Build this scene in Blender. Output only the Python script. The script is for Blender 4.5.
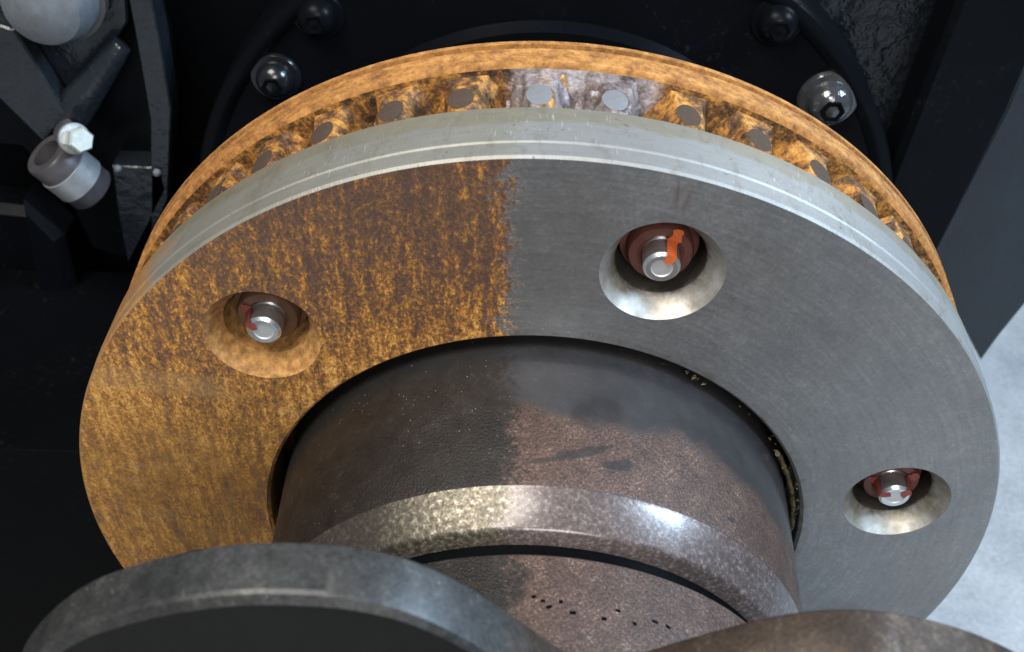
import bpy, bmesh, math, random
from mathutils import Vector, Matrix, noise
random.seed(7)
for o in list(bpy.data.objects): bpy.data.objects.remove(o)
scene = bpy.context.scene
COL = scene.collection
K = 0.32            # metres per disc radius: the whole scene is laid out in disc radii
H = 0.50            # height of the axle above the floor, metres
R_ = math.radians
def W(x, y, z): return Vector((x*K, y*K, z*K + H))

# ------------------------------------------------------------------ camera
CX, CD, CH, PITCH, FPX, YAW, ROLL = -0.0024, 1.5713, 2.0561, 0.7413, 1134.9, -0.0311, 0.0094
cp, sp, cy, sy = math.cos(PITCH), math.sin(PITCH), math.cos(YAW), math.sin(YAW)
FW = Vector((sy*cp, cy*cp, -sp)); RT0 = Vector((cy, -sy, 0)); UP0 = RT0.cross(FW)
RT = math.cos(ROLL)*RT0 + math.sin(ROLL)*UP0
UP = -math.sin(ROLL)*RT0 + math.cos(ROLL)*UP0
CAM = Vector((CX, -CD, CH))
cam = bpy.data.cameras.new('camera'); co = bpy.data.objects.new('camera', cam); COL.objects.link(co)
m = Matrix((RT, UP, -FW)).transposed().to_4x4(); m.translation = W(*CAM); co.matrix_world = m
cam.sensor_width = 36; cam.lens = 36*FPX/1024; cam.clip_start = 0.01; cam.clip_end = 100
cam.dof.use_dof = True; cam.dof.focus_distance = 2.25*K; cam.dof.aperture_fstop = 9.0
scene.camera = co
def P(u, v, y):
    """the point seen at pixel (u, v) that stands at depth y (disc radii)"""
    d = FW + RT*((u-512)/FPX) - UP*((v-326)/FPX)
    return CAM + d*((y-CAM.y)/d.y)

# ------------------------------------------------------------------ light
world = bpy.data.worlds.new('World'); scene.world = world; world.use_nodes = True
bg = world.node_tree.nodes['Background']; bg.inputs[0].default_value = (0.75, 0.87, 1.0, 1); bg.inputs[1].default_value = 0.22
def area(name, loc, target, sx, sy_, energy, col):
    l = bpy.data.lights.new(name, 'AREA'); l.shape = 'RECTANGLE'; l.size = sx; l.size_y = sy_; l.energy = energy; l.color = col
    o = bpy.data.objects.new(name, l); COL.objects.link(o); o.location = loc
    o.rotation_euler = (Vector(target)-Vector(loc)).to_track_quat('-Z', 'Y').to_euler(); return o
area('workshop_light', (-0.55, -0.45, 2.3), (0, 0, 0.55), 1.0, 0.8, 44, (1.0, 0.95, 0.87))
area('doorway_light', (1.45, -0.08, 1.82), (0.1, 0, 0.5), 0.55, 0.5, 54, (0.56, 0.77, 1.0))
area('rear_highlight_lamp', (1.25, 1.25, 1.55), (0.05, 0, 0.6), 0.6, 0.9, 9, (0.80, 0.90, 1.0))  # added lamp for highlights on rim and hub; no window is known there
area('front_light', (0.3, -2.2, 2.2), (0, 0, 0.5), 0.9, 0.9, 40, (1.0, 0.97, 0.93))
vs = scene.view_settings; vs.view_transform = 'Standard'; vs.look = 'None'; vs.exposure = 0; vs.gamma = 1; vs.use_curve_mapping = False
scene.cycles.max_bounces = 4; scene.cycles.use_denoising = True

# ------------------------------------------------------------------ shader helper
class G:
    def __init__(s, name):
        s.m = bpy.data.materials.new(name); s.m.use_nodes = True; s.t = s.m.node_tree; s.N = s.t.nodes; s.N.clear()
        s.out = s.N.new('ShaderNodeOutputMaterial'); s.b = s.N.new('ShaderNodeBsdfPrincipled'); s.t.links.new(s.b.outputs[0], s.out.inputs[0])
        tc = s.N.new('ShaderNodeTexCoord'); s.obj = s.vm('SCALE', tc.outputs['Object'], scale=1/K)
        oi = s.N.new('ShaderNodeObjectInfo'); s.rand = oi.outputs['Random']
    def put(s, sock, v):
        if hasattr(v, 'links'): s.t.links.new(v, sock)
        elif isinstance(v, (tuple, list)) and sock.type == 'RGBA': sock.default_value = tuple(v)+((1,) if len(v) == 3 else ())
        else: sock.default_value = v
    def vm(s, op, a, b=None, scale=None):
        n = s.N.new('ShaderNodeVectorMath'); n.operation = op; s.put(n.inputs[0], a)
        if b is not None: s.put(n.inputs[1], b)
        if scale is not None: s.put(n.inputs['Scale'], scale)
        return n.outputs['Value'] if op in ('LENGTH', 'DOT_PRODUCT', 'DISTANCE') else n.outputs[0]
    def ma(s, op, a, b=0.0, c=0.0, clamp=False):
        n = s.N.new('ShaderNodeMath'); n.operation = op; n.use_clamp = clamp
        for i, v in enumerate((a, b, c)): s.put(n.inputs[i], v)
        return n.outputs[0]
    def xyz(s, v=None):
        n = s.N.new('ShaderNodeSeparateXYZ'); s.put(n.inputs[0], v if v is not None else s.obj); return n.outputs
    def noise(s, scale, detail=4, rough=0.55, vec=None, dist=0.0):
        n = s.N.new('ShaderNodeTexNoise'); mp = s.N.new('ShaderNodeMapping'); s.put(mp.inputs['Vector'], vec if vec is not None else s.obj)
        mp.inputs['Rotation'].default_value = (0.61, 0.43, 0.97); mp.inputs['Location'].default_value = (3.37, 1.71, 5.23); s.t.links.new(mp.outputs[0], n.inputs['Vector'])
        n.inputs['Scale'].default_value = scale; n.inputs['Detail'].default_value = detail; n.inputs['Roughness'].default_value = rough
        n.inputs['Distortion'].default_value = dist; return n.outputs['Fac']
    def vor(s, scale, vec=None, feat='F1', out='Distance'):
        n = s.N.new('ShaderNodeTexVoronoi'); n.feature = feat; s.put(n.inputs['Vector'], vec if vec is not None else s.obj)
        n.inputs['Scale'].default_value = scale; return n.outputs[out]
    def sc(s, v): return s.vm('MULTIPLY', s.obj, v)
    def step(s, v, a, b):       # smooth 0..1 between a and b (a may be > b)
        n = s.N.new('ShaderNodeMapRange'); n.interpolation_type = 'SMOOTHSTEP'; s.put(n.inputs[0], v)
        if a < b: n.inputs[1].default_value, n.inputs[2].default_value = a, b
        else:
            n.inputs[1].default_value, n.inputs[2].default_value = b, a; n.inputs[3].default_value, n.inputs[4].default_value = 1, 0
        return n.outputs[0]
    def mix(s, f, a, b):
        n = s.N.new('ShaderNodeMix'); n.data_type = 'RGBA'; s.put(n.inputs[0], f); s.put(n.inputs[6], a); s.put(n.inputs[7], b); return n.outputs[2]
    def lerp(s, f, a, b):
        n = s.N.new('ShaderNodeMix'); n.data_type = 'FLOAT'; s.put(n.inputs[0], f); s.put(n.inputs[2], a); s.put(n.inputs[3], b); return n.outputs[0]
    def ramp(s, f, stops):
        n = s.N.new('ShaderNodeValToRGB'); s.put(n.inputs[0], f); e = n.color_ramp.elements
        while len(e) < len(stops): e.new(0.5)
        for q, (p, c) in zip(e, stops): q.position = p; q.color = tuple(c)+(1,)
        return n.outputs[0]
    def done(s, col, rough=0.5, metal=0.0, bump=None, bstr=0.3, bdist=0.002, coat=0.0, spec=0.5):
        s.put(s.b.inputs['Base Color'], col); s.put(s.b.inputs['Roughness'], rough); s.put(s.b.inputs['Metallic'], metal)
        s.put(s.b.inputs['Coat Weight'], coat); s.b.inputs['Coat Roughness'].default_value = 0.12; s.b.inputs['Specular IOR Level'].default_value = spec
        if bump is not None:
            n = s.N.new('ShaderNodeBump'); s.put(n.inputs['Height'], bump); n.inputs['Strength'].default_value = bstr; n.inputs['Distance'].default_value = bdist
            s.t.links.new(n.outputs[0], s.b.inputs['Normal'])
        return s.m
    def side(s, w=0.018):
        """0 on the uncleaned half of the assembly (x < -0.05), 1 on the cleaned half, with a ragged border"""
        x, y, z = s.xyz()
        e = s.ma('ADD', x, s.ma('MULTIPLY', y, 0.04))
        e = s.ma('ADD', e, s.ma('ADD', s.ma('MULTIPLY', s.ma('SUBTRACT', s.noise(9, 4), 0.5), 0.13), s.ma('MULTIPLY', s.ma('SUBTRACT', s.noise(80, 4, 0.7), 0.5), 0.15)))
        return s.step(e, -0.055-w, -0.055+w)

RUST_D, RUST_M, RUST_O, RUST_Y = (0.055, 0.028, 0.018), (0.17, 0.075, 0.025), (0.36, 0.16, 0.035), (0.55, 0.29, 0.08)

def rust_colour(g, extra=None):
    """speckled, vertically streaked rust; returns colour and a height"""
    x, y, z = g.xyz()
    v1 = g.sc((1, 1, 0.7)); v2 = g.sc((1, 1, 0.13))
    fine = g.noise(170, 3, 0.75, v1); coarse = g.noise(85, 4, 0.65, g.sc((1, 1, 0.5))); streak = g.noise(56, 3, 0.6, v2); big = g.noise(5.0, 4, 0.6)
    grow = g.step(z, 0.98, 0.36)          # least rust near the upper outer edge
    lvl = g.ma('ADD', g.ma('MULTIPLY', g.ma('SUBTRACT', fine, 0.5), 0.70), g.ma('MULTIPLY', g.ma('SUBTRACT', coarse, 0.5), 0.50))
    lvl = g.ma('ADD', lvl, g.ma('MULTIPLY', g.ma('SUBTRACT', streak, 0.5), 0.44))
    lvl = g.ma('ADD', lvl, g.ma('MULTIPLY', g.ma('SUBTRACT', big, 0.5), 0.24))
    lvl = g.ma('ADD', lvl, g.lerp(grow, 0.405, 0.568))
    col = g.ramp(lvl, [(0.34, (0.07, 0.034, 0.019)), (0.45, (0.15, 0.068, 0.026)), (0.54, (0.28, 0.12, 0.026)), (0.62, (0.49, 0.225, 0.038)), (0.74, (0.70, 0.40, 0.13))])
    # steel that still shows through near the top
    bare = g.ma('MULTIPLY', g.step(lvl, 0.53, 0.44), g.step(z, 0.35, 0.85))
    col = g.mix(g.ma('MULTIPLY', bare, 0.35), col, (0.12, 0.082, 0.07))
    # wiped film of rust low down, with dark brown runs
    film = g.ma('MULTIPLY', g.step(z, 0.42, 0.15), g.step(g.noise(4, 3), 0.40, 0.62))
    col = g.mix(g.ma('MULTIPLY', film, 0.18), col, g.mix(g.step(streak, 0.38, 0.6), (0.12, 0.05, 0.012), (0.42, 0.20, 0.035)))
    runs = g.ma('MULTIPLY', g.step(z, 0.35, 0.0), g.step(g.noise(14, 4, 0.6, g.sc((1, 1, 0.3))), 0.50, 0.66))
    col = g.mix(g.ma('MULTIPLY', runs, 0.6), col, (0.10, 0.042, 0.012))
    low = g.ma('MULTIPLY', g.step(z, 0.50, 0.22), g.step(g.ma('ADD', x, g.ma('MULTIPLY', big, 0.3)), -0.25, -0.55))
    col = g.mix(g.ma('MULTIPLY', low, 0.36), col, g.mix(g.step(g.noise(24, 5, 0.75), 0.35, 0.65), (0.15, 0.065, 0.012), (0.42, 0.20, 0.032)))
    # smears of a wiping hand, pale and nearly level
    sm = g.noise(7, 3, 0.6, g.vm('ADD', s_comb(g, g.ma('ADD', x, g.ma('MULTIPLY', z, 0.5)), 0.0, g.ma('MULTIPLY', g.ma('ADD', z, g.ma('MULTIPLY', x, 0.22)), 5.0)), (2.0, 0, 1.3)))
    col = g.mix(g.ma('MULTIPLY', g.ma('MULTIPLY', g.step(sm, 0.56, 0.66), g.step(z, 0.62, 0.45)), 0.35), col, (0.34, 0.20, 0.075))
    return col, lvl

def mat_face():
    g = G('disc_face'); x, y, z = g.xyz()
    rc, lvl = rust_colour(g)
    rad = g.vm('LENGTH', g.sc((1, 0, 1)))
    # pale wiped arc across the rusty half
    arc = g.ma('MULTIPLY', g.step(g.ma('ABSOLUTE', g.ma('SUBTRACT', z, g.ma('ADD', 0.36, g.ma('MULTIPLY', x, -0.10)))), 0.045, 0.02), g.step(x, -0.56, -0.7))
    rc = g.mix(g.ma('MULTIPLY', arc, 0.32), rc, (0.36, 0.22, 0.09))
    # cleaned half: ground steel
    lathe = g.noise(4, 5, 0.65, g.vm('MULTIPLY', g.sc((1, 1, 1)), (1, 1, 1)))
    ring = g.noise(60, 4, 0.7, s_comb(g, g.ma('MULTIPLY', rad, 2.0), g.ma('MULTIPLY', g.ma('ARCTAN2', x, z), 0.12), 0.0))
    mott = g.noise(38, 5, 0.7); pits = g.noise(130, 3, 0.7)
    v = g.ma('ADD', g.ma('MULTIPLY', lathe, 0.35), g.ma('ADD', g.ma('MULTIPLY', ring, 0.3), g.ma('ADD', g.ma('MULTIPLY', mott, 0.20), g.ma('MULTIPLY', pits, 0.30))))
    st = g.ramp(v, [(0.40, (0.19, 0.194, 0.202)), (0.58, (0.265, 0.27, 0.276)), (0.76, (0.40, 0.405, 0.41))])
    warm = g.step(g.noise(3.6, 4), 0.47, 0.7)
    st = g.mix(g.ma('MULTIPLY', warm, 0.2), st, g.mix(pits, (0.22, 0.195, 0.16), (0.36, 0.32, 0.26)))
    st = g.mix(g.ma('MULTIPLY', g.step(g.noise(9, 5, 0.7), 0.55, 0.72), 0.35), st, (0.17, 0.175, 0.185))
    spk = g.ma('MULTIPLY', g.step(g.noise(210, 2, 0.6), 0.66, 0.74), g.step(g.noise(12, 3), 0.42, 0.6)); st = g.mix(g.ma('MULTIPLY', spk, 0.5), st, (0.62, 0.62, 0.61))
    # a rust-coloured run left just below the rim
    d = g.vm('LENGTH', g.vm('MULTIPLY', g.vm('SUBTRACT', g.obj, (0.235, 0, 0.935)), (1.0, 0, 0.32)))
    run = g.ma('MULTIPLY', g.step(d, 0.022, 0.004), g.step(g.noise(60, 3, 0.6, g.sc((1, 1, 0.2))), 0.42, 0.6))
    st = g.mix(g.ma('MULTIPLY', run, 0.6), st, (0.17, 0.10, 0.055))
    edge = g.ma('MULTIPLY', g.step(rad, 0.625, 0.592), g.step(mott, 0.4, 0.65))
    st = g.mix(g.ma('MULTIPLY', edge, 0.5), st, (0.12, 0.09, 0.05))
    s = g.side()
    col = g.mix(s, rc, st)
    rough = g.lerp(s, g.lerp(g.step(lvl, 0.45, 0.6), 0.5, 0.9), g.lerp(v, 0.36, 0.56))
    metal = g.lerp(s, 0.0, 0.75)
    hgt = g.lerp(s, g.ma('MULTIPLY', lvl, 1.0), g.ma('MULTIPLY', g.ma('ADD', pits, mott), 0.14))
    return g.done(col, rough, metal, hgt, 0.55, 0.0016)
def s_comb(g, a, b, c):
    n = g.N.new('ShaderNodeCombineXYZ'); g.put(n.inputs[0], a); g.put(n.inputs[1], b); g.put(n.inputs[2], c); return n.outputs[0]

def mat_rim():
    g = G('turned_rim'); x, y, z = g.xyz(); ang = g.ma('ARCTAN2', x, z)
    tick = g.noise(40, 3, 0.7, s_comb(g, g.ma('MULTIPLY', ang, 7), g.ma('MULTIPLY', y, 0.8), 0.0))
    band = g.noise(6, 4, 0.6, s_comb(g, g.ma('MULTIPLY', y, 12), ang, 0.0)); bl = g.noise(7, 4, 0.6)
    s = g.side()
    c0 = g.mix(bl, (0.20, 0.196, 0.172), (0.28, 0.272, 0.24)); c1 = g.mix(bl, (0.225, 0.225, 0.222), (0.30, 0.30, 0.295))
    col = g.mix(s, c0, c1)
    # tarnished zone next to the ventilation gap
    tar = g.step(g.ma('ADD', y, g.ma('MULTIPLY', g.ma('SUBTRACT', g.noise(12, 4), 0.5), 0.05)), 0.098, 0.112)
    col = g.mix(g.ma('MULTIPLY', tar, 0.75), col, g.mix(g.noise(30, 4), (0.17, 0.15, 0.10), (0.27, 0.245, 0.18)))
    rst = g.ma('MULTIPLY', g.step(y, 0.12, 0.155), g.step(g.noise(22, 4), 0.5, 0.7)); col = g.mix(g.ma('MULTIPLY', rst, 0.6), col, (0.30, 0.17, 0.06))
    tk = g.ma('MULTIPLY', g.step(tick, 0.60, 0.72), g.step(g.noise(3, 2), 0.45, 0.6)); col = g.mix(g.ma('MULTIPLY', tk, 0.5), col, (0.62, 0.63, 0.62))
    ln = g.noise(70, 3, 0.8, s_comb(g, g.ma('MULTIPLY', y, 4.0), g.ma('MULTIPLY', ang, 0.25), 0.0)); col = g.mix(g.ma('MULTIPLY', g.step(ln, 0.48, 0.7), 0.35), col, (0.15, 0.15, 0.145))
    stn = g.ma('MULTIPLY', g.step(g.noise(10, 5, 0.7, s_comb(g, g.ma('MULTIPLY', ang, 2.2), g.ma('MULTIPLY', y, 1.2), 2.0)), 0.52, 0.68), 0.55); col = g.mix(stn, col, (0.17, 0.155, 0.12))
    nick = g.step(g.noise(75, 2, 0.5), 0.70, 0.74); col = g.mix(g.ma('MULTIPLY', nick, 0.6), col, (0.09, 0.07, 0.05))
    # rust creeping over the rim low on the uncleaned side
    creep = g.ma('MULTIPLY', g.step(g.ma('ADD', x, g.ma('MULTIPLY', g.noise(16, 4), 0.20)), -0.58, -0.70), 0.95)
    col = g.mix(creep, col, g.mix(g.noise(50, 4), (0.14, 0.06, 0.02), (0.42, 0.21, 0.06)))
    return g.done(col, g.lerp(band, 0.44, 0.62), g.lerp(creep, 0.5, 0.0), g.ma('ADD', tick, band), 0.3, 0.0006)

def mat_bore():
    g = G('bore_surface'); s = g.side(); lvl = g.noise(60, 5, 0.65)
    rc = g.ramp(lvl, [(0.3, (0.15, 0.07, 0.022)), (0.5, (0.33, 0.16, 0.045)), (0.7, (0.52, 0.29, 0.09))])
    st = g.ramp(g.noise(26, 4, 0.6), [(0.35, (0.30, 0.275, 0.225)), (0.6, (0.46, 0.455, 0.44)), (0.75, (0.6, 0.6, 0.59))])
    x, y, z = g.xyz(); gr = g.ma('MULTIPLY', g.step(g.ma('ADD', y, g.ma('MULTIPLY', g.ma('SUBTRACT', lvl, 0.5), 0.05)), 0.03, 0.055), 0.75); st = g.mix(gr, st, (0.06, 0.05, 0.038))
    return g.done(g.mix(s, rc, st), g.lerp(s, 0.85, 0.5), g.lerp(s, 0.0, 0.8), lvl, 0.25, 0.001)

def mat_cast(name, bare, patch=False):
    g = G(name)
    vec = g.vm('ADD', g.obj, s_comb(g, g.ma('MULTIPLY', g.rand, 13.0), g.rand, 0.0))
    a = g.noise(34, 5, 0.65, vec); b = g.noise(9, 4, 0.6, vec); c = g.noise(150, 2, 0.6, vec)
    v = g.ma('ADD', g.ma('MULTIPLY', a, 0.5), g.ma('ADD', g.ma('MULTIPLY', b, 0.35), g.ma('MULTIPLY', c, 0.2)))
    rc = g.ramp(v, [(0.43, (0.022, 0.012, 0.006)), (0.51, (0.11, 0.047, 0.012)), (0.59, (0.37, 0.165, 0.030)), (0.71, (0.62, 0.34, 0.085))])
    if bare:
        st = g.ramp(v, [(0.42, (0.07, 0.055, 0.05)), (0.54, (0.24, 0.20, 0.20)), (0.68, (0.50, 0.46, 0.47))])
        f = g.step(b, 0.66, 0.54)
        if patch:
            x, y, z = g.xyz(); xx = g.ma('ADD', x, g.ma('MULTIPLY', g.ma('SUBTRACT', a, 0.5), 0.06)); f = g.ma('MULTIPLY', g.ma('MULTIPLY', g.step(xx, -0.09, -0.05), g.step(xx, 0.23, 0.20)), g.step(z, 0.5, 0.6))
        rc = g.mix(f, rc, st)
    return g.done(rc, g.lerp(v, 0.9, 0.6) if not bare else 0.5, 0.35 if bare else 0.0, v, 0.6, 0.002)

def mat_rear():
    g = G('rear_plate_rust'); x, y, z = g.xyz(); ang = g.ma('ARCTAN2', x, z)
    a = g.noise(60, 5, 0.65); b = g.noise(7, 4, 0.6, s_comb(g, g.ma('MULTIPLY', ang, 3), g.ma('MULTIPLY', y, 6), 0)); c = g.noise(180, 2)
    v = g.ma('ADD', g.ma('MULTIPLY', a, 0.45), g.ma('ADD', g.ma('MULTIPLY', b, 0.4), g.ma('MULTIPLY', c, 0.2)))
    col = g.ramp(v, [(0.38, (0.11, 0.042, 0.011)), (0.5, (0.27, 0.112, 0.024)), (0.6, (0.40, 0.185, 0.045)), (0.72, (0.54, 0.29, 0.09))])
    return g.done(col, 0.8, 0.0, v, 0.35, 0.001)

def mat_land(name, c0, c1, rough, metal):
    g = G(name); n = g.noise(120, 4, 0.7)
    return g.done(g.mix(n, c0, c1), rough, metal, n, 0.2, 0.0006)

def mat_hub(front):
    g = G('hub_boss_surface' if front else 'hub_sleeve_surface'); x, y, z = g.xyz(); s = g.side(0.022)
    grit = g.noise(210, 3, 0.7); mid = g.noise(22, 5, 0.65); big = g.noise(6, 4, 0.6); spk = g.vor(95)
    # uncleaned half: oily dark brown
    oil = g.ramp(g.ma('ADD', g.ma('MULTIPLY', mid, 0.5), g.ma('MULTIPLY', grit, 0.5)), [(0.35, (0.006, 0.005, 0.0044)), (0.55, (0.016, 0.0125, 0.0105)), (0.74, (0.05, 0.040, 0.033))])
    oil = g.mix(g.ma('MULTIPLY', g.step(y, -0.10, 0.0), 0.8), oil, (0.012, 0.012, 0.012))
    # other half: black paint above, granular brown rust below an uneven border
    br = g.ramp(g.ma('ADD', g.ma('MULTIPLY', grit, 0.7), g.ma('MULTIPLY', mid, 0.3)), [(0.36, (0.028, 0.018, 0.014)), (0.5, (0.074, 0.041, 0.030)), (0.60, (0.125, 0.074, 0.055)), (0.70, (0.36, 0.27, 0.21))])
    pt = g.mix(mid, (0.011, 0.012, 0.014), (0.028, 0.030, 0.034))
    if not front:
        border = g.ma('ADD', y, g.ma('ADD', g.ma('MULTIPLY', g.ma('SUBTRACT', big, 0.5), 0.16), g.ma('ADD', g.ma('MULTIPLY', g.ma('SUBTRACT', mid, 0.5), 0.07), g.ma('MULTIPLY', g.ma('SUBTRACT', grit, 0.5), 0.04))))
        border = g.ma('SUBTRACT', border, g.ma('MULTIPLY', g.step(x, 0.15, 0.56), -0.02))
        painted = g.step(border, -0.185, -0.135)
        th = g.ma('MULTIPLY', g.ma('ARCTAN2', x, z), 0.553); wob = g.noise(26, 4, 0.65)
        slash = 0.0
        for adeg, y0, ln_, wd, sl in ((8, -.250, .050, .010, .35), (15, -.262, .030, .012, .15), (1.5, -.272, .032, .006, .25), (12, -.232, .03, .005, .5), (52, -.215, .018, .014, .0), (40, -.285, .014, .006, .2)):
            da = g.ma('SUBTRACT', th, R_(adeg)*.553); dy = g.ma('SUBTRACT', g.ma('SUBTRACT', y, y0), g.ma('MULTIPLY', da, sl))
            q = g.ma('ADD', g.ma('POWER', g.ma('ABSOLUTE', g.ma('DIVIDE', da, ln_)), 2.0), g.ma('POWER', g.ma('ABSOLUTE', g.ma('DIVIDE', dy, wd)), 2.0))
            slash = g.ma('MAXIMUM', slash, g.ma('MULTIPLY', 0.75, g.step(g.ma('ADD', q, g.ma('MULTIPLY', g.ma('SUBTRACT', wob, 0.5), 5.5)), 1.6, 0.2)))
        painted = g.ma('MAXIMUM', painted, slash)
    else:
        painted = g.ma('MULTIPLY', g.step(g.noise(15, 3), 0.62, 0.66), 0.7)
    rt = g.mix(g.ma('MULTIPLY', painted, 0.92 if not front else 0.5), br, pt)
    col = g.mix(s, oil, rt)
    gl = g.ma('MULTIPLY', g.step(spk, 0.10, 0.04), g.step(g.noise(30, 2), 0.45, 0.6)); gl = g.ma('MULTIPLY', gl, g.lerp(s, 1.0, g.ma('SUBTRACT', 1.0, painted)))
    col = g.mix(g.ma('MULTIPLY', gl, 0.75), col, (0.55, 0.46, 0.36))
    rough = g.lerp(s, g.lerp(mid, 0.34, 0.55), g.lerp(painted, g.lerp(grit, 0.50, 0.36), 0.32))
    hgt = g.ma('ADD', g.ma('MULTIPLY', grit, g.lerp(painted, 1.0, 0.06)), g.ma('MULTIPLY', painted, 0.6))
    return g.done(col, rough, g.lerp(painted, 0.2, 0.0), hgt, 0.5, 0.0016, coat=g.ma('MULTIPLY', painted, g.ma('MULTIPLY', s, 0.6)))

def mat_chamfer():
    g = G('hub_chamfer_surface'); s = g.side(0.022); grit = g.noise(120, 3, 0.75); mid = g.noise(16, 4, 0.6)
    a = g.ramp(grit, [(0.38, (0.06, 0.05, 0.038)), (0.55, (0.17, 0.145, 0.105)), (0.68, (0.45, 0.39, 0.29))])
    x, y, z = g.xyz(); dk = g.step(x, -0.16, -0.30); a = g.mix(g.ma('MULTIPLY', dk, 0.8), a, (0.05, 0.042, 0.036))
    b = g.ramp(grit, [(0.35, (0.065, 0.048, 0.044)), (0.55, (0.115, 0.088, 0.082)), (0.72, (0.27, 0.225, 0.21))])
    return g.done(g.mix(s, a, b), g.lerp(s, g.lerp(mid, 0.38, 0.52), g.lerp(mid, 0.24, 0.36)), g.lerp(s, 0.5, 0.2), grit, 0.2, 0.0006, coat=g.ma('MULTIPLY', s, 0.35))

def mat_flange(face):
    g = G('flange_face_shaded' if face else 'flange_edge_steel'); s = g.side(0.03); a = g.noise(40, 5, 0.65); b = g.noise(160, 3, 0.7); c = g.noise(8, 4)
    v = g.ma('ADD', g.ma('MULTIPLY', a, 0.4), g.ma('ADD', g.ma('MULTIPLY', b, 0.3), g.ma('MULTIPLY', c, 0.3)))
    if face: l = g.mix(v, (0.006, 0.006, 0.0065), (0.022, 0.022, 0.022)); r = g.mix(v, (0.006, 0.005, 0.004), (0.02, 0.015, 0.012))  # shadow on the front face is put into its colour
    else:
        l = g.ramp(v, [(0.38, (0.020, 0.0205, 0.021)), (0.55, (0.046, 0.046, 0.046)), (0.72, (0.12, 0.117, 0.11))])
        r = g.ramp(v, [(0.38, (0.022, 0.015, 0.011)), (0.55, (0.052, 0.035, 0.025)), (0.72, (0.15, 0.11, 0.078))])
        fl = g.step(g.vor(60), 0.13, 0.05); l = g.mix(g.ma('MULTIPLY', g.ma('MULTIPLY', fl, g.step(c, 0.5, 0.62)), 0.7), l, (0.42, 0.41, 0.39))
    return g.done(g.mix(s, l, r), 0.7 if face else g.lerp(v, 0.36, 0.56), 0.0 if face else 0.45, v, 0.35, 0.001, spec=0.08 if face else 0.5)

def mat_paint(name, c0, c1, rough=0.25, bscale=9, bstr=0.25, bdist=0.004, coat=0.0, spec=0.5):
    g = G(name); a = g.noise(bscale, 4, 0.6); f = g.noise(70, 4, 0.7); dust = g.ma('MULTIPLY', g.step(g.noise(48, 5, 0.75), 0.56, 0.78), g.step(g.noise(5, 4), 0.45, 0.68))
    col = g.mix(g.ma('ADD', g.ma('MULTIPLY', a, 0.6), g.ma('MULTIPLY', f, 0.4)), c0, c1)
    col = g.mix(g.ma('MULTIPLY', dust, 0.16), col, (0.16, 0.16, 0.155))
    return g.done(col, g.lerp(f, rough*0.8, rough*1.3), 0.0, g.ma('ADD', a, g.ma('MULTIPLY', f, 0.06)), bstr, bdist, coat, spec)

def mat_plain(name, c0, c1, rough, metal, scale=60, bstr=0.2):
    g = G(name); n = g.noise(scale, 4, 0.65)
    return g.done(g.mix(n, c0, c1), g.lerp(n, rough*0.85, rough*1.2), metal, n, bstr, 0.0008)

def mat_floor():
    g = G('concrete'); a = g.noise(3, 6, 0.65); b = g.noise(60, 4, 0.7)
    v = g.ma('ADD', g.ma('MULTIPLY', a, 0.55), g.ma('MULTIPLY', b, 0.45))
    return g.done(g.ramp(v, [(0.35, (0.24, 0.255, 0.27)), (0.52, (0.36, 0.375, 0.39)), (0.7, (0.50, 0.51, 0.52))]), 0.7, 0.0, v, 0.2, 0.002)

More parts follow.
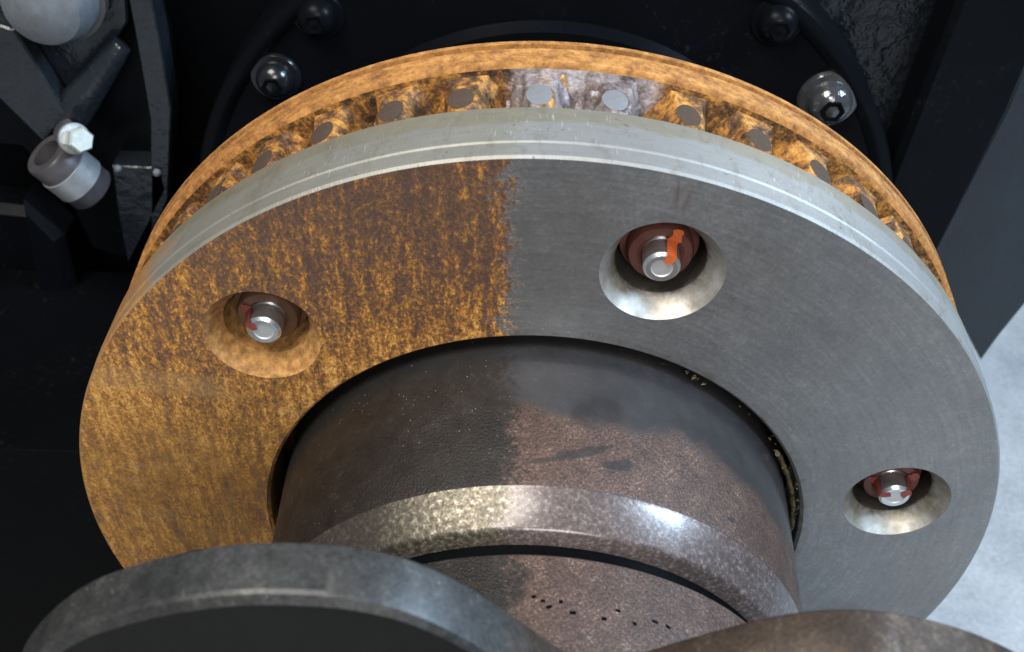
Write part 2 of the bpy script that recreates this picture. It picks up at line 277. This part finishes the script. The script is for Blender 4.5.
M = dict(face=mat_face(), rim=mat_rim(), bore=mat_bore(), cast=mat_cast('cast_rust', False), inner=mat_cast('rear_plate_inner', True, True), castb=mat_cast('cast_bare', True), rear=mat_rear(),
         land=mat_land('land_brown', (0.018, 0.012, 0.009), (0.075, 0.045, 0.026), 0.9, 0.0), landb=mat_land('land_grey', (0.17, 0.18, 0.195), (0.26, 0.27, 0.285), 0.55, 0.4),
         sleeve=mat_hub(False), boss=mat_hub(True), chamfer=mat_chamfer(), fedge=mat_flange(False), fface=mat_flange(True),
         zinc=mat_plain('zinc_bolt', (0.50, 0.53, 0.56), (0.80, 0.82, 0.83), 0.28, 0.9, 40), zincend=mat_plain('zinc_bolt_end', (0.50, 0.52, 0.53), (0.66, 0.68, 0.68), 0.5, 0.6, 50),
         nut=mat_plain('red_brown_nut', (0.075, 0.026, 0.022), (0.17, 0.065, 0.05), 0.4, 0.1, 30), oldnut=mat_plain('dark_brown_nut', (0.07, 0.035, 0.022), (0.16, 0.085, 0.05), 0.38, 0.2, 30),
         red=mat_plain('red_marker', (0.15, 0.022, 0.018), (0.28, 0.06, 0.045), 0.45, 0.0, 60), orange=mat_plain('orange_marker', (0.42, 0.07, 0.02), (0.70, 0.17, 0.045), 0.42, 0.0, 60),
         black=mat_paint('black_gloss_paint', (0.0018, 0.0022, 0.003), (0.004, 0.0048, 0.0065), 0.3, 5, 0.15, spec=0.06), litb=mat_paint('lit_bolt_paint', (0.012, 0.013, 0.015), (0.05, 0.052, 0.055), 0.12, 26, 0.5, 0.003, spec=1.0), glossb=mat_paint('black_bolt_paint', (0.004, 0.0045, 0.006), (0.010, 0.011, 0.014), 0.2, 30, 0.2, 0.001), brough=mat_paint('black_cast_paint', (0.003, 0.004, 0.006), (0.008, 0.010, 0.013), 0.14, 8, 0.8, 0.010, spec=0.5),  # the lighter bolt paint has its bright reflection put into the colour
         slate=mat_paint('slate_paint', (0.009, 0.013, 0.018), (0.018, 0.023, 0.030), 0.25, 8, 0.4, spec=0.4), dgrey=mat_paint('dark_grey_paint', (0.007, 0.009, 0.012), (0.018, 0.022, 0.028), 0.2, 16, 0.5, 0.005),
         rubber=mat_plain('grey_rubber', (0.03, 0.029, 0.033), (0.075, 0.070, 0.076), 0.36, 0.0, 30), band=mat_plain('steel_band', (0.26, 0.28, 0.31), (0.46, 0.48, 0.50), 0.4, 0.6, 50),
         pale=mat_plain('pale_zinc', (0.50, 0.56, 0.54), (0.72, 0.78, 0.75), 0.35, 0.5, 60), cap=mat_plain('grey_cap', (0.06, 0.07, 0.085), (0.15, 0.165, 0.185), 0.5, 0.0, 30),
         dark=mat_paint('deep_shade_black', (0.0012, 0.0014, 0.0018), (0.003, 0.0034, 0.0042), 0.45, 6, 0.2, spec=0.03), seal=mat_plain('olive_sealant', (0.025, 0.019, 0.006), (0.085, 0.060, 0.015), 0.45, 0.0, 60),  # the near-black one is a colour standing in for deep shade
         floor=mat_floor())

# ------------------------------------------------------------------ mesh helpers (all coordinates in disc radii, round the axle centre)
def tag(o, label=None, cat=None, group=None, kind=None):
    for k, v in (('label', label), ('category', cat), ('group', group), ('kind', kind)):
        if v: o[k] = v
    return o
def empty(name, loc):
    o = bpy.data.objects.new(name, None); COL.objects.link(o); o.location = loc; o.empty_display_size = 0.05; return o
def link(name, me, parent=None):
    o = bpy.data.objects.new(name, me); COL.objects.link(o)
    if parent is not None: o.parent = parent
    return o
def mesh(name, verts, faces, mats, angle=35, idx=None, scale=K):
    me = bpy.data.meshes.new(name); me.from_pydata([tuple(Vector(v)*scale) for v in verts], [], faces)
    for mm in mats: me.materials.append(mm)
    if idx: me.polygons.foreach_set('material_index', idx)
    b = bmesh.new(); b.from_mesh(me); bmesh.ops.recalc_face_normals(b, faces=b.faces); b.to_mesh(me); b.free()
    smooth(me, angle); return me
def smooth(me, angle=35):
    me.polygons.foreach_set('use_smooth', [True]*len(me.polygons)); me.set_sharp_from_angle(angle=R_(angle)); me.update()
def lathe_data(prof, n, closed=False, a0=0.0, a1=2*math.pi):
    """profile of (radius, y) swept round the y axis"""
    full = abs(a1-a0-2*math.pi) < 1e-6; cols = n if full else n+1; k = len(prof); V = []; Fc = []
    for i in range(cols):
        a = a0+(a1-a0)*i/n; c, s = math.cos(a), math.sin(a)
        V += [(r*c, y, r*s) for r, y in prof]
    for i in range(n):
        i2 = (i+1) % cols
        for j in range(k if closed else k-1):
            j2 = (j+1) % k; Fc.append((i*k+j, i*k+j2, i2*k+j2, i2*k+j))
    if not closed and full:
        for j in (0, k-1):
            if prof[j][0] > 1e-6: Fc.append([i*k+j for i in range(cols)])
    return V, Fc
def lathe(name, prof, n, mats, closed=False, angle=35): return mesh(name, *lathe_data(prof, n, closed), mats, angle)
def frame_to(axis, up=Vector((0, 0, 1))):
    """rotation that takes the y axis to `axis`"""
    y = Vector(axis).normalized(); x = y.cross(up)
    if x.length < 1e-4: x = Vector((1, 0, 0))
    x.normalize(); z = x.cross(y); return Matrix((x, y, z)).transposed()
def place(me, name, parent, pos, axis=(0, 1, 0), spin=0.0, base=None):
    """link me at pos (disc radii), its y axis along `axis`"""
    o = link(name, me, parent); mm = (frame_to(axis) @ Matrix.Rotation(spin, 3, 'Y')).to_4x4()
    mm.translation = (Vector(pos)*K + Vector((0, 0, H))) - (base if base is not None else Vector((0, 0, 0)))
    o.matrix_local = mm; return o
def hexprism(r, h, ch):
    prof = [(0, 0), (r*0.86, 0), (r, ch), (r, h), (0, h)]
    return lathe_data(prof, 6)
def slab(pts, y0, y1, bev=0.012):
    """extruded polygon of (x, z) points between depths y0 and y1 with a bevelled front edge"""
    c = Vector((sum(p[0] for p in pts)/len(pts), sum(p[1] for p in pts)/len(pts)))
    ins = []
    n = len(pts)
    for i in range(n):
        a, b, d = Vector(pts[i-1]), Vector(pts[i]), Vector(pts[(i+1) % n])
        e1 = (b-a).normalized(); e2 = (d-b).normalized(); n1 = Vector((-e1.y, e1.x)); n2 = Vector((-e2.y, e2.x))
        nn = (n1+n2); nn = nn.normalized() if nn.length > 1e-4 else n1
        if nn.dot(c-b) < 0 and abs((n1.dot(c-b))) > 0: nn = nn if n1.dot(c-b) > 0 else -nn
        ins.append(b+nn*bev)
    V = [(p.x, y0, p.y) for p in ins]+[(p[0], y0+bev, p[1]) for p in pts]+[(p[0], y1, p[1]) for p in pts]
    Fc = [list(range(n)), list(range(2*n, 3*n))]
    for i in range(n):
        j = (i+1) % n; Fc += [(i, j, n+j, n+i), (n+i, n+j, 2*n+j, 2*n+i)]
    return V, Fc
def tube(path, rads, seg=14):
    V = []; Fc = []; pts = [Vector(p) for p in path]
    for i, p in enumerate(pts):
        d = (pts[min(i+1, len(pts)-1)]-pts[max(i-1, 0)]).normalized(); fr = frame_to(d)
        r = rads[i] if isinstance(rads, (list, tuple)) else rads
        for k in range(seg):
            a = 2*math.pi*k/seg; V.append(tuple(p+fr @ Vector((r*math.cos(a), 0, r*math.sin(a)))))
    for i in range(len(pts)-1):
        for k in range(seg): k2 = (k+1) % seg; Fc.append((i*seg+k, i*seg+k2, (i+1)*seg+k2, (i+1)*seg+k))
    Fc += [list(range(seg)), [(len(pts)-1)*seg+k for k in range(seg)]]
    return V, Fc

# ------------------------------------------------------------------ floor
FZ = -H/K
fl = link('floor', mesh('floor', [(-14, -10, FZ), (14, -10, FZ), (14, 16, FZ), (-14, 16, FZ)], [(0, 1, 2, 3)], [M['floor']])); fl.location = (0, 0, H); tag(fl, kind='structure')

# ------------------------------------------------------------------ brake disc
BASE = Vector((0, 0, H-K))
disc = empty('brake_disc', BASE)
tag(disc, 'large vented brake disc, left half covered in orange rust, right half ground to grey steel', 'brake disc')
def dpart(name, me, parent=disc):
    o = link(name, me, parent)
    if parent is disc: o.location = (0, 0, K)
    return o
BOLTS = [(132.9, .779), (74.0, .787), (10.1, .790), (197.0, .785), (254.0, .787), (314.0, .787)]
fprof = [(.588, .155), (.588, .007), (.595, 0), (.9935, 0), (.9978, .005), (.9978, .041), (1.0, .045), (1.0, .149), (.995, .155)]
V, Fc = lathe_data(fprof, 360, closed=True)
plate = link('front_plate_blank', mesh('front_plate', V, Fc, [M['face']]))
cutters = []
for a, r in BOLTS:
    cv, cf = lathe_data([(0, -.02), (.113+.012, -.02), (.113, 0), (.086, .040), (.084, .044), (.084, .2), (0, .2)], 72)
    c = link('cutter', mesh('cutter', [(x+r*math.cos(R_(a)), y, z+r*math.sin(R_(a))) for x, y, z in cv], cf, [M['face']])); cutters.append(c)
    md = plate.modifiers.new('hole', 'BOOLEAN'); md.object = c; md.operation = 'DIFFERENCE'; md.solver = 'EXACT'
dg = bpy.context.evaluated_depsgraph_get(); cut = bpy.data.meshes.new_from_object(plate.evaluated_get(dg))
bpy.data.objects.remove(plate)
for c in cutters: bpy.data.objects.remove(c)
def half(me, name, keep):
    b = bmesh.new(); b.from_mesh(me)
    g_ = bmesh.ops.bisect_plane(b, geom=b.verts[:]+b.edges[:]+b.faces[:], plane_co=(-.055*K, 0, 0), plane_no=(1, 0, 0), clear_outer=keep < 0, clear_inner=keep > 0)
    for f in b.faces:
        c = f.calc_center_median()/K; rr = math.hypot(c.x, c.z)
        near = any(math.hypot(c.x-r*math.cos(R_(a)), c.z-r*math.sin(R_(a))) < .1132 for a, r in BOLTS)
        f.material_index = 2 if (near and c.y > 1e-4) else 1 if (rr > .990 and c.y > 1e-4) else 0
    n = bpy.data.meshes.new(name)
    for k in ('face', 'rim', 'bore'): n.materials.append(M[k])
    b.to_mesh(n); b.free()
    smooth(n, 20); return n
o = dpart('front_plate', half(cut, 'front_plate_rusty', -1)); o['label'] = 'rusty uncleaned half of the front friction plate'
o = dpart('front_plate', half(cut, 'front_plate_clean', 1)); o['label'] = 'ground grey half of the front friction plate'
rp = [(.6, .30), (.990, .30), (1.0, .306), (1.0, .357), (.984, .360), (.984, .368), (1.002, .370), (1.002, .382), (.998, .386), (.6, .386)]
rm = lathe('rear_plate', rp, 360, [M['rear'], M['inner']], closed=True)
rm.polygons.foreach_set('material_index', [1 if abs(p.center.y-.30*K) < 1e-4 else 0 for p in rm.polygons])
dpart('rear_plate', rm)

# the cast pillars between the two plates: one sector each, with a flat turned land on top
NP = 44; STEP = 2*math.pi/NP
def sector(seed, fin):
    nu, nv = 44, 26; V = []; Fc = []; y0, y1 = .1552, .2998
    for i in range(nu+1):
        t = (i/nu-.5)
        for j in range(nv+1):
            y = y0+(y1-y0)*j/nv; s = t*STEP*.97          # arc length offset
            d = math.sqrt((s/.046)**2+((y-.226)/.075)**2)
            h = .845+.160*math.exp(-d**2.0*.62)
            h += (.085+.028*math.cos(2*math.pi*t))*(max(0, (y-.235)/.065))**2     # fillet up to the rear plate
            fade = min(1, (0.5-abs(t))*9)
            q = Vector((s*22+seed*7.3, y*22, seed*3.1))
            rough = noise.noise(q)*.016+noise.noise(q*2.7)*.010+noise.noise(q*6)*.004
            out = 1/(1+math.exp(-(d-1.0)*5))
            h += rough*(0.25+1.5*out)*fade
            if fin:                                       # casting flash standing in the gap
                f = math.exp(-((s-.052)/.016)**2-((y-.262-.15*(s-.05)*fin)/.010)**2); h += .060*f*fade
            if seed % 2:                                  # blob of casting sand
                h += .045*math.exp(-((s+.047+.004*seed)/.013)**2-((y-.268)/.014)**2)*fade
            h = min(h, .9795)
            a = math.pi/2+t*STEP
            V.append((h*math.cos(a), y, h*math.sin(a)))
    for i in range(nu):
        for j in range(nv):
            k = i*(nv+1)+j; Fc.append((k, k+1, k+nv+2, k+nv+1))
    return V, Fc
smesh = [mesh('pillar', *sector(k, (1 if k < 3 else -1 if k == 3 else 0)), [M['cast']], angle=60) for k in range(8)]
def landmesh():
    n = 28; V = [(0, .2260, .9802)]; Fc = []
    for ring, (f, z) in enumerate(((.93, .9802), (1.0, .9797))):
        for i in range(n): a = 2*math.pi*i/n; w_ = 1+.07*noise.noise(Vector((math.cos(a)*1.5, math.sin(a)*1.5, 0))); V.append((.0245*f*w_*math.cos(a), .2260+.034*f*w_*math.sin(a), z))
    for i in range(n):
        j = (i+1) % n; Fc += [(0, 1+i, 1+j), (1+i, 1+n+i, 1+n+j, 1+j)]
    return mesh('land', V, Fc, [M['land']])
lmesh = landmesh()
for k in range(NP):
    ang = 90.6-360/NP*k                      # degrees, measured from +x
    bare = k in (0, 1)
    var = (0 if k == 0 else 3 if k == 1 else random.choice((2, 4, 5, 6, 7, 4, 5)))
    o = dpart('pillar', smesh[var]); o.rotation_euler = (0, R_(90-ang), 0)
    l = link('land', lmesh, o); l.rotation_euler = (0, R_(random.uniform(-.35, .35)), 0)
    for q, mm in ((o, M['castb'] if bare else M['cast']), (l, M['landb'] if bare else M['land'])):
        q.material_slots[0].link = 'OBJECT'; q.material_slots[0].material = mm

# mounting bolts sunk in the plate
def marker(rx, rz, w, l, yb, dep):
    """a dab of paint draped over the stud end and the nut"""
    nu, nv = 26, 12; V = []; Fc = []
    for i in range(nu+1):
        for j in range(nv+1):
            s, t = i/nu, j/nv; ww = w*(0.62+.55*noise.noise(Vector((s*4+rx*40, 1.3, 2+(t > .5)*5)))+.25*noise.noise(Vector((s*13+rx*40, 4.3, 2+(t > .5)*5))))*math.sqrt(max(0, 1-(2*s-1)**6))
            rad = .012+l*s; a = math.atan2(rz, rx)+(t-.5)*ww/max(rad, .02)
            yy = yb - .0025 + (dep if rad > .036 else 0)*min(1, max(0, (rad-.034)/.006)) - .0016 - .0012*noise.noise(Vector((s*9, t*9, 3)))
            V.append((rad*math.cos(a), yy, rad*math.sin(a)))
    for i in range(nu):
        for j in range(nv): k = i*(nv+1)+j; Fc.append((k, k+1, k+nv+2, k+nv+1))
    return V, Fc
stud_prof = [(0, .0155), (.018, .0150), (.020, .0130), (.0285, .0125), (.034, .018), (.034, .055), (.0315, .058), (.034, .061), (.034, .12), (0, .12)]
nutp = [(.0345, .060), (.044, .052), (.058, .055), (.062, .064), (.062, .085), (.073, .088), (.075, .094), (.075, .12), (.0345, .12)]
studm = lathe('stud', stud_prof, 40, [M['zinc']]); 
ei = [1 if math.hypot(p.center.x, p.center.z) < .0195*K and p.center.y < .03*K else 0 for p in studm.polygons]
studm.materials.append(M['zincend']); studm.polygons.foreach_set('material_index', ei)
nutm = lathe('nut', nutp, 48, [M['nut']], closed=True)
nutm2 = lathe('old_nut', nutp, 48, [M['oldnut']], closed=True)
seat = lathe('seat', [(.0, .1195), (.0838, .1195), (.0838, .15), (0, .15)], 40, [M['dark']])
for i, (a, r) in enumerate(BOLTS):
    cx, cz = r*math.cos(R_(a)), r*math.sin(R_(a))
    b = dpart('mounting_bolt', studm); b.location = (cx*K, 0, K+cz*K); b.rotation_euler = (0, random.uniform(0, 6), 0) if i > 2 else (0, 0, 0)
    n = link('nut', nutm2 if i == 0 else nutm, b); s = link('bore_floor', seat, b)
    if i == 0: mk, mm = [(-.8, .55, .024, .046)], 'red'
    elif i == 1: mk, mm = [(.45, .8, .027, .056)], 'orange'
    elif i == 2: mk, mm = [(.8, .5, .034, .050), (-.9, .3, .024, .046)], 'red'
    else: mk, mm = [(.6, .6, .03, .05)], 'red'
    for rx, rz, w, l in mk: link('paint_mark', mesh('paint_mark', *marker(rx, rz, w, l, .016, .038), [M[mm]]), b)

# ------------------------------------------------------------------ hub through the disc
hub = empty('axle_hub', Vector((0, 0, H-.56*K)))
tag(hub, 'thick dark hub cylinder through the disc, black paint flaking to brown on its right', 'hub')
def hpart(name, me, base=hub):
    o = link(name, me, base); o.location = Vector((0, 0, H))-base.location; return o
hpart('sleeve', lathe('sleeve', [(.30, .93), (.558, .93), (.560, .02), (.556, -.15), (.5505, -.31), (.5475, -.3245), (.30, -.3245)], 240, [M['sleeve']], closed=True, angle=25))
hpart('chamfer_ring', lathe('chamfer_ring', [(.40, -.3248), (.5472, -.3248), (.5440, -.331), (.5200, -.392), (.5140, -.399), (.40, -.399)], 240, [M['chamfer']], closed=True, angle=50))
hpart('groove', lathe('groove', [(.40, -.3995), (.480, -.3995), (.480, -.425), (.40, -.425)], 160, [M['dark']], closed=True))
hpart('boss', lathe('boss', [(.38, -.4255), (.488, -.4255), (.500, -.436), (.500, -.695), (.38, -.695)], 240, [M['boss']], closed=True, angle=25))
# worn pits stamped in a row round the boss
V = []; Fc = []
for (u, v) in ((534, 597), (549, 607), (543, 601), (561, 602), (573, 613), (604, 619), (618, 611), (635, 624), (655, 622), (668, 627)):
    y = -.5
    for _ in range(20): p = P(u, v, y); y -= (.5-math.hypot(p.x, p.z))*.5
    a = math.atan2(p.z, p.x); w, d = random.uniform(.003, .0055), random.uniform(.0018, .003); sh = random.uniform(-.4, .4); k = len(V)
    for rr in (.4985, .5012):
        for s, t in ((-1, -1), (1, -1), (1, 1), (-1, 1)):
            aa = a+(s*w+random.uniform(-.0012, .0012))/.5; V.append((rr*math.cos(aa), p.y+t*d+s*w*sh, rr*math.sin(aa)))
    Fc += [(k+4, k+5, k+6, k+7)]+[(k+i, k+(i+1) % 4, k+4+(i+1) % 4, k+4+i) for i in range(4)]
o = hpart('worn_pits', mesh('worn_pits', V, Fc, [M['dark']])); o['kind'] = 'stuff'
# dried sealant and paint crumbs left in the gap round the hub
V = []; Fc = []
for i in range(34):
    a = R_(random.choice((random.uniform(8, 34), random.uniform(40, 75), random.uniform(8, 30)))); rr = random.uniform(.572, .586); yy = random.uniform(-.004, .012); s = random.uniform(.002, .006)
    c = Vector((rr*math.cos(a), yy, rr*math.sin(a))); k = len(V)
    for _ in range(6): V.append(tuple(c+Vector((random.gauss(0, 1), random.gauss(0, .8), random.gauss(0, 1)))*s*.7))
    Fc += [(k, k+1, k+2), (k, k+2, k+3), (k, k+3, k+4), (k, k+4, k+1), (k+5, k+2, k+1), (k+5, k+3, k+2), (k+5, k+4, k+3), (k+5, k+1, k+4)]
o = hpart('sealant_crumbs', mesh('sealant_crumbs', V, Fc, [M['seal']], angle=10)); o['kind'] = 'stuff'
V, Fc = [], []
path = [(.573*math.cos(R_(a)), .006+.004*math.sin(a), .573*math.sin(R_(a))) for a in range(-8, 30)]
hpart('sealant_bead', mesh('sealant_bead', *tube(path, [.0055+.0025*noise.noise(Vector((i*.7, 0, 0))) for i in range(len(path))], 8), [M['seal']]))

# ------------------------------------------------------------------ lobed flange in front of the hub
fla = empty('drive_flange', Vector((0, 0, H-.98*K)))
tag(fla, 'heavy lobed steel flange in front of the hub, rounded lobes along the bottom edge', 'flange')
KN = [(0, .625), (5, .655), (11.5, .752), (17, .845), (21, .890), (25, .916), (31, .946), (37, .962), (45, .975)]
def lobe(adeg):
    d = abs(((adeg-82+45) % 90)-45)
    for (a0, r0), (a1, r1) in zip(KN, KN[1:]):
        if d <= a1: t = (d-a0)/(a1-a0); return r0+(r1-r0)*t
    return KN[-1][1]
raw = [lobe(i*.5)*(1-.006*max(0, math.cos(R_(i*.5-45)))**4) for i in range(720)]
rad = [sum(raw[(i+k) % 720] for k in range(-5, 6))/11 for i in range(720)]
ys = [(-.700, .004), (-.704, 0), (-.772, 0), (-.778, .003), (-.786, .015)]
V = []; Fc = []; idx = []
for y, ins in ys+[(-.786, None), (-.700, None)]:
    for i in range(720):
        r = .42 if ins is None else rad[i]-ins; a = R_(i*.5); V.append((r*math.cos(a), y, r*math.sin(a)))
order = [0, 1, 2, 3, 4, 5, 6]
for q in range(7):
    A, B = order[q]*720, order[(q+1) % 7]*720
    for i in range(720): j = (i+1) % 720; Fc.append((A+i, A+j, B+j, B+i)); idx.append(0 if q < 4 else 1)
hpart('lobed_plate', mesh('lobed_plate', V, Fc, [M['fedge'], M['fface']], 25, idx), fla)
hpart('spigot', lathe('spigot', [(.36, -.6955), (.46, -.6955), (.46, -.6998), (.36, -.6998)], 96, [M['boss']], closed=True), fla)

# ------------------------------------------------------------------ wheel plate behind the disc
BP = 1.02
bp = empty('backing_plate', Vector((0, 0, H-.98*K)))
tag(bp, 'round glossy black plate with domed bolts standing behind the brake disc', 'plate')
hpart('plate', lathe('plate', [(.45, BP), (.935, BP), (.945, BP-.012), (.965, BP-.018), (.985, BP-.010), (.990, BP+.004), (.990, BP+.14), (.45, BP+.14)], 200, [M['black']], closed=True, angle=40), bp)
hpart('raised_ring', lathe('raised_ring', [(.60, BP-.0005), (.61, BP-.03), (.70, BP-.035), (.715, BP-.0005)], 160, [M['black']], closed=True), bp)
bv, bf = hexprism(.046, .05, .006)
dome = lathe('bolt_head', [(0, -.056), (.018, -.054), (.036, -.044), (.045, -.028), (.047, -.012), (.060, -.010), (.064, -.004), (.064, 0), (0, 0)], 36, [M['glossb']])
sock = lathe('socket', [(0, -.050), (.020, -.0565), (.024, -.0575), (.026, -.053), (.0, -.045)], 6, [M['dark']])
for u, v in ((828, 98), (276, 76), (777, 20), (318, 14)):
    p = P(u, v, BP); hb = place(dome, 'bolt_head', bp, p, base=bp.location); hb.scale = (1.25,)*3 if u == 828 else (1.05,)*3; link('socket', sock, hb)
    hb.material_slots[0].link = 'OBJECT'; hb.material_slots[0].material = M['litb'] if u == 828 else M['glossb'] if u == 276 else M['black']  # lit and faded tones of one bolt paint, picked per bolt
for k in range(8):
    a = R_(200+k*20); place(dome, 'bolt_head', bp, (.885*math.cos(a), BP, .885*math.sin(a)), base=bp.location)

# ------------------------------------------------------------------ chassis behind, right
def poly(name, pix, y0, y1, mats, bev=.012, parent=None):
    pts = [(lambda p: (p.x, p.z))(P(u, v, y0)) for u, v in pix]
    o = link(name, mesh(name, *slab(pts, y0, y1, bev), mats, 30), parent)
    o.location = (0, 0, H) if parent is None else Vector((0, 0, H))-parent.location
    return o
o = poly('casting_panel', [(600, -60), (1060, -60), (1010, 20), (905, 235), (945, 330), (955, 345), (700, 420), (560, 300)], 1.20, 1.34, [M['brough']], .02)
tag(o, 'rippled glossy black casting to the right of the round plate', 'panel')
o = poly('diagonal_beam', [(975, -40), (1075, -40), (1012, 112), (905, 318), (858, 260)], 1.06, 1.19, [M['black']], .02)
tag(o, 'black beam slanting down behind the right edge of the disc', 'beam')
o = poly('chassis_plate', [(1100, -60), (1100, 215), (1002, 334), (981, 361), (955, 312), (900, 200), (990, -60)], 1.36, 1.46, [M['slate']], .01)
tag(o, 'slate blue painted plate with a pointed lower corner at the right edge', 'plate')

# ------------------------------------------------------------------ chassis behind, left
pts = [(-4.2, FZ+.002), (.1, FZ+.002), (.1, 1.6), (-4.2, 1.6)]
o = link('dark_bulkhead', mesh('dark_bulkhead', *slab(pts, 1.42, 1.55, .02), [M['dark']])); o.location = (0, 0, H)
tag(o, 'plain black bulkhead filling the dark gap left of the disc', 'bulkhead')
br = empty('chassis_bracket', P(90, 120, 1.1)*K+Vector((0, 0, H-.3*K)))
tag(br, 'black cast bracket with a tapered rib in the upper left corner', 'bracket')
poly('plate', [(-60, -60), (128, -60), (160, 60), (168, 120), (165, 215), (128, 262), (90, 250), (60, 190), (20, 150), (-60, 140)], 1.14, 1.28, [M['black']], .02, br)
poly('edge_flange', [(118, -60), (138, -60), (160, 40), (171, 110), (168, 200), (152, 232), (150, 120), (138, 50)], 1.06, 1.1395, [M['dgrey']], .004, br)
poly('web', [(-60, -60), (122, -60), (128, 22), (104, 60), (60, 125), (26, 72), (-60, 55)], 1.085, 1.1395, [M['dgrey']], .006, br)
V, Fc = tube([P(122, 44, 1.06), P(112, 55, 1.05), P(86, 92, 1.04), P(66, 122, 1.05)], [.026, .036, .048, .052], 18)
o = link('rib', mesh('rib', V, Fc, [M['dgrey']], 60), br); o.location = Vector((0, 0, H))-br.location
poly('strap', [(-10, 22), (14, 30), (66, 112), (44, 142), (-40, 60)], 1.0, 1.055, [M['dgrey']], .005, br)
poly('gusset', [(112, 166), (160, 168), (166, 190), (128, 262), (118, 215)], 1.06, 1.1395, [M['dgrey']], .004, br)
rv = lathe('rivet', [(0, -.02), (.010, -.018), (.016, -.008), (.017, 0), (0, 0)], 18, [M['cap']])
for u, v, y in ((157, 172, 1.055), (118, 168, 1.055)):
    o = place(rv, 'rivet', br, P(u, v, y), base=br.location); o.scale = (.7, .7, .7)
o = poly('lower_plate', [(-80, 200), (60, 215), (92, 300), (125, 420), (95, 560), (-80, 700)], 1.24, 1.36, [M['black']], .03)
tag(o, 'black sheet below the hose clamp at the left edge', 'sheet')
pts = [(-4.0, FZ+.002), (-.35, FZ+.002), (-.35, -.45), (-1.0, -.30), (-4.0, -.30)]
o = link('dark_filler_box', mesh('dark_filler_box', *slab(pts, .44, 1.20, .002), [M['dark']])); o.location = (0, 0, H)  # box added to cover the floor and keep this corner dark
tag(o, 'added black box that keeps the area below left of the disc dark', 'box')
o = poly('lower_strut', [(20, 205), (62, 240), (140, 560), (110, 640), (70, 470)], 1.10, 1.22, [M['black']], .03)
tag(o, 'black strut running down between the left edge and the disc', 'strut')
cp_ = empty('end_cap', P(55, 20, 1.0)*K+Vector((0, 0, H-.1*K))); tag(cp_, 'pale grey rounded cap cut off by the top left corner', 'cap')
place(lathe('cap_body', [(0, -.11), (.05, -.105), (.095, -.085), (.115, -.05), (.12, .0), (.12, .08), (0, .08)], 40, [M['cap']]), 'cap_body', cp_, P(52, -6, 1.04), base=cp_.location)
place(lathe('cap_ring', [(.1205, -.005), (.132, -.002), (.132, .03), (.1205, .033)], 40, [M['rubber']], closed=True), 'cap_ring', cp_, P(52, -6, 1.04), base=cp_.location)

# hose clamp: split rubber sleeve, steel band and a hexagon bolt
ax = (.46*RT-.50*UP+.74*FW).normalized(); c0 = P(46, 153, .93)
hc = empty('hose_clamp', (c0+ax*.06)*K+Vector((0, 0, H-.08*K))); tag(hc, 'grey hose clamp with a pale hexagon bolt at the left edge', 'clamp')
place(lathe('sleeve', [(.042, 0), (.064, 0), (.068, .006), (.068, .165), (.064, .171), (.042, .171)], 48, [M['rubber']], closed=True), 'sleeve', hc, c0, ax, base=hc.location)
place(lathe('band', [(.0682, .058), (.0725, .059), (.0725, .124), (.0682, .125)], 48, [M['band']], closed=True), 'band', hc, c0, ax, base=hc.location)
lug = P(66, 131, .93)
V, Fc = tube([lug-ax*.02, lug-ax*.014, lug+ax*.045, lug+ax*.05], [.020, .030, .030, .024], 16)
o = link('lug', mesh('lug', V, Fc, [M['rubber']], 40), hc); o.location = Vector((0, 0, H))-hc.location
bd = (.62*RT-.20*UP-.76*FW).normalized(); bc = P(76, 139, .90)
b = place(mesh('clamp_bolt', *hexprism(.034, .06, .007), [M['pale']], 25), 'clamp_bolt', hc, bc+bd*.05, -bd, base=hc.location)
place(lathe('washer', [(.0, 0), (.040, 0), (.042, .003), (.042, .010), (0, .010)], 32, [M['band']]), 'washer', hc, bc-bd*.008, -bd, base=hc.location)

# ------------------------------------------------------------------ axle shaft that carries everything
sh = empty('axle_shaft', Vector((0, 0, H-.3*K))); tag(sh, 'dark axle shaft inside the hub', 'axle')
hpart('shaft', lathe('shaft', [(0, -.9), (.28, -.9), (.299, -.88), (.299, 1.7), (0, 1.7)], 96, [M['black']]), sh)
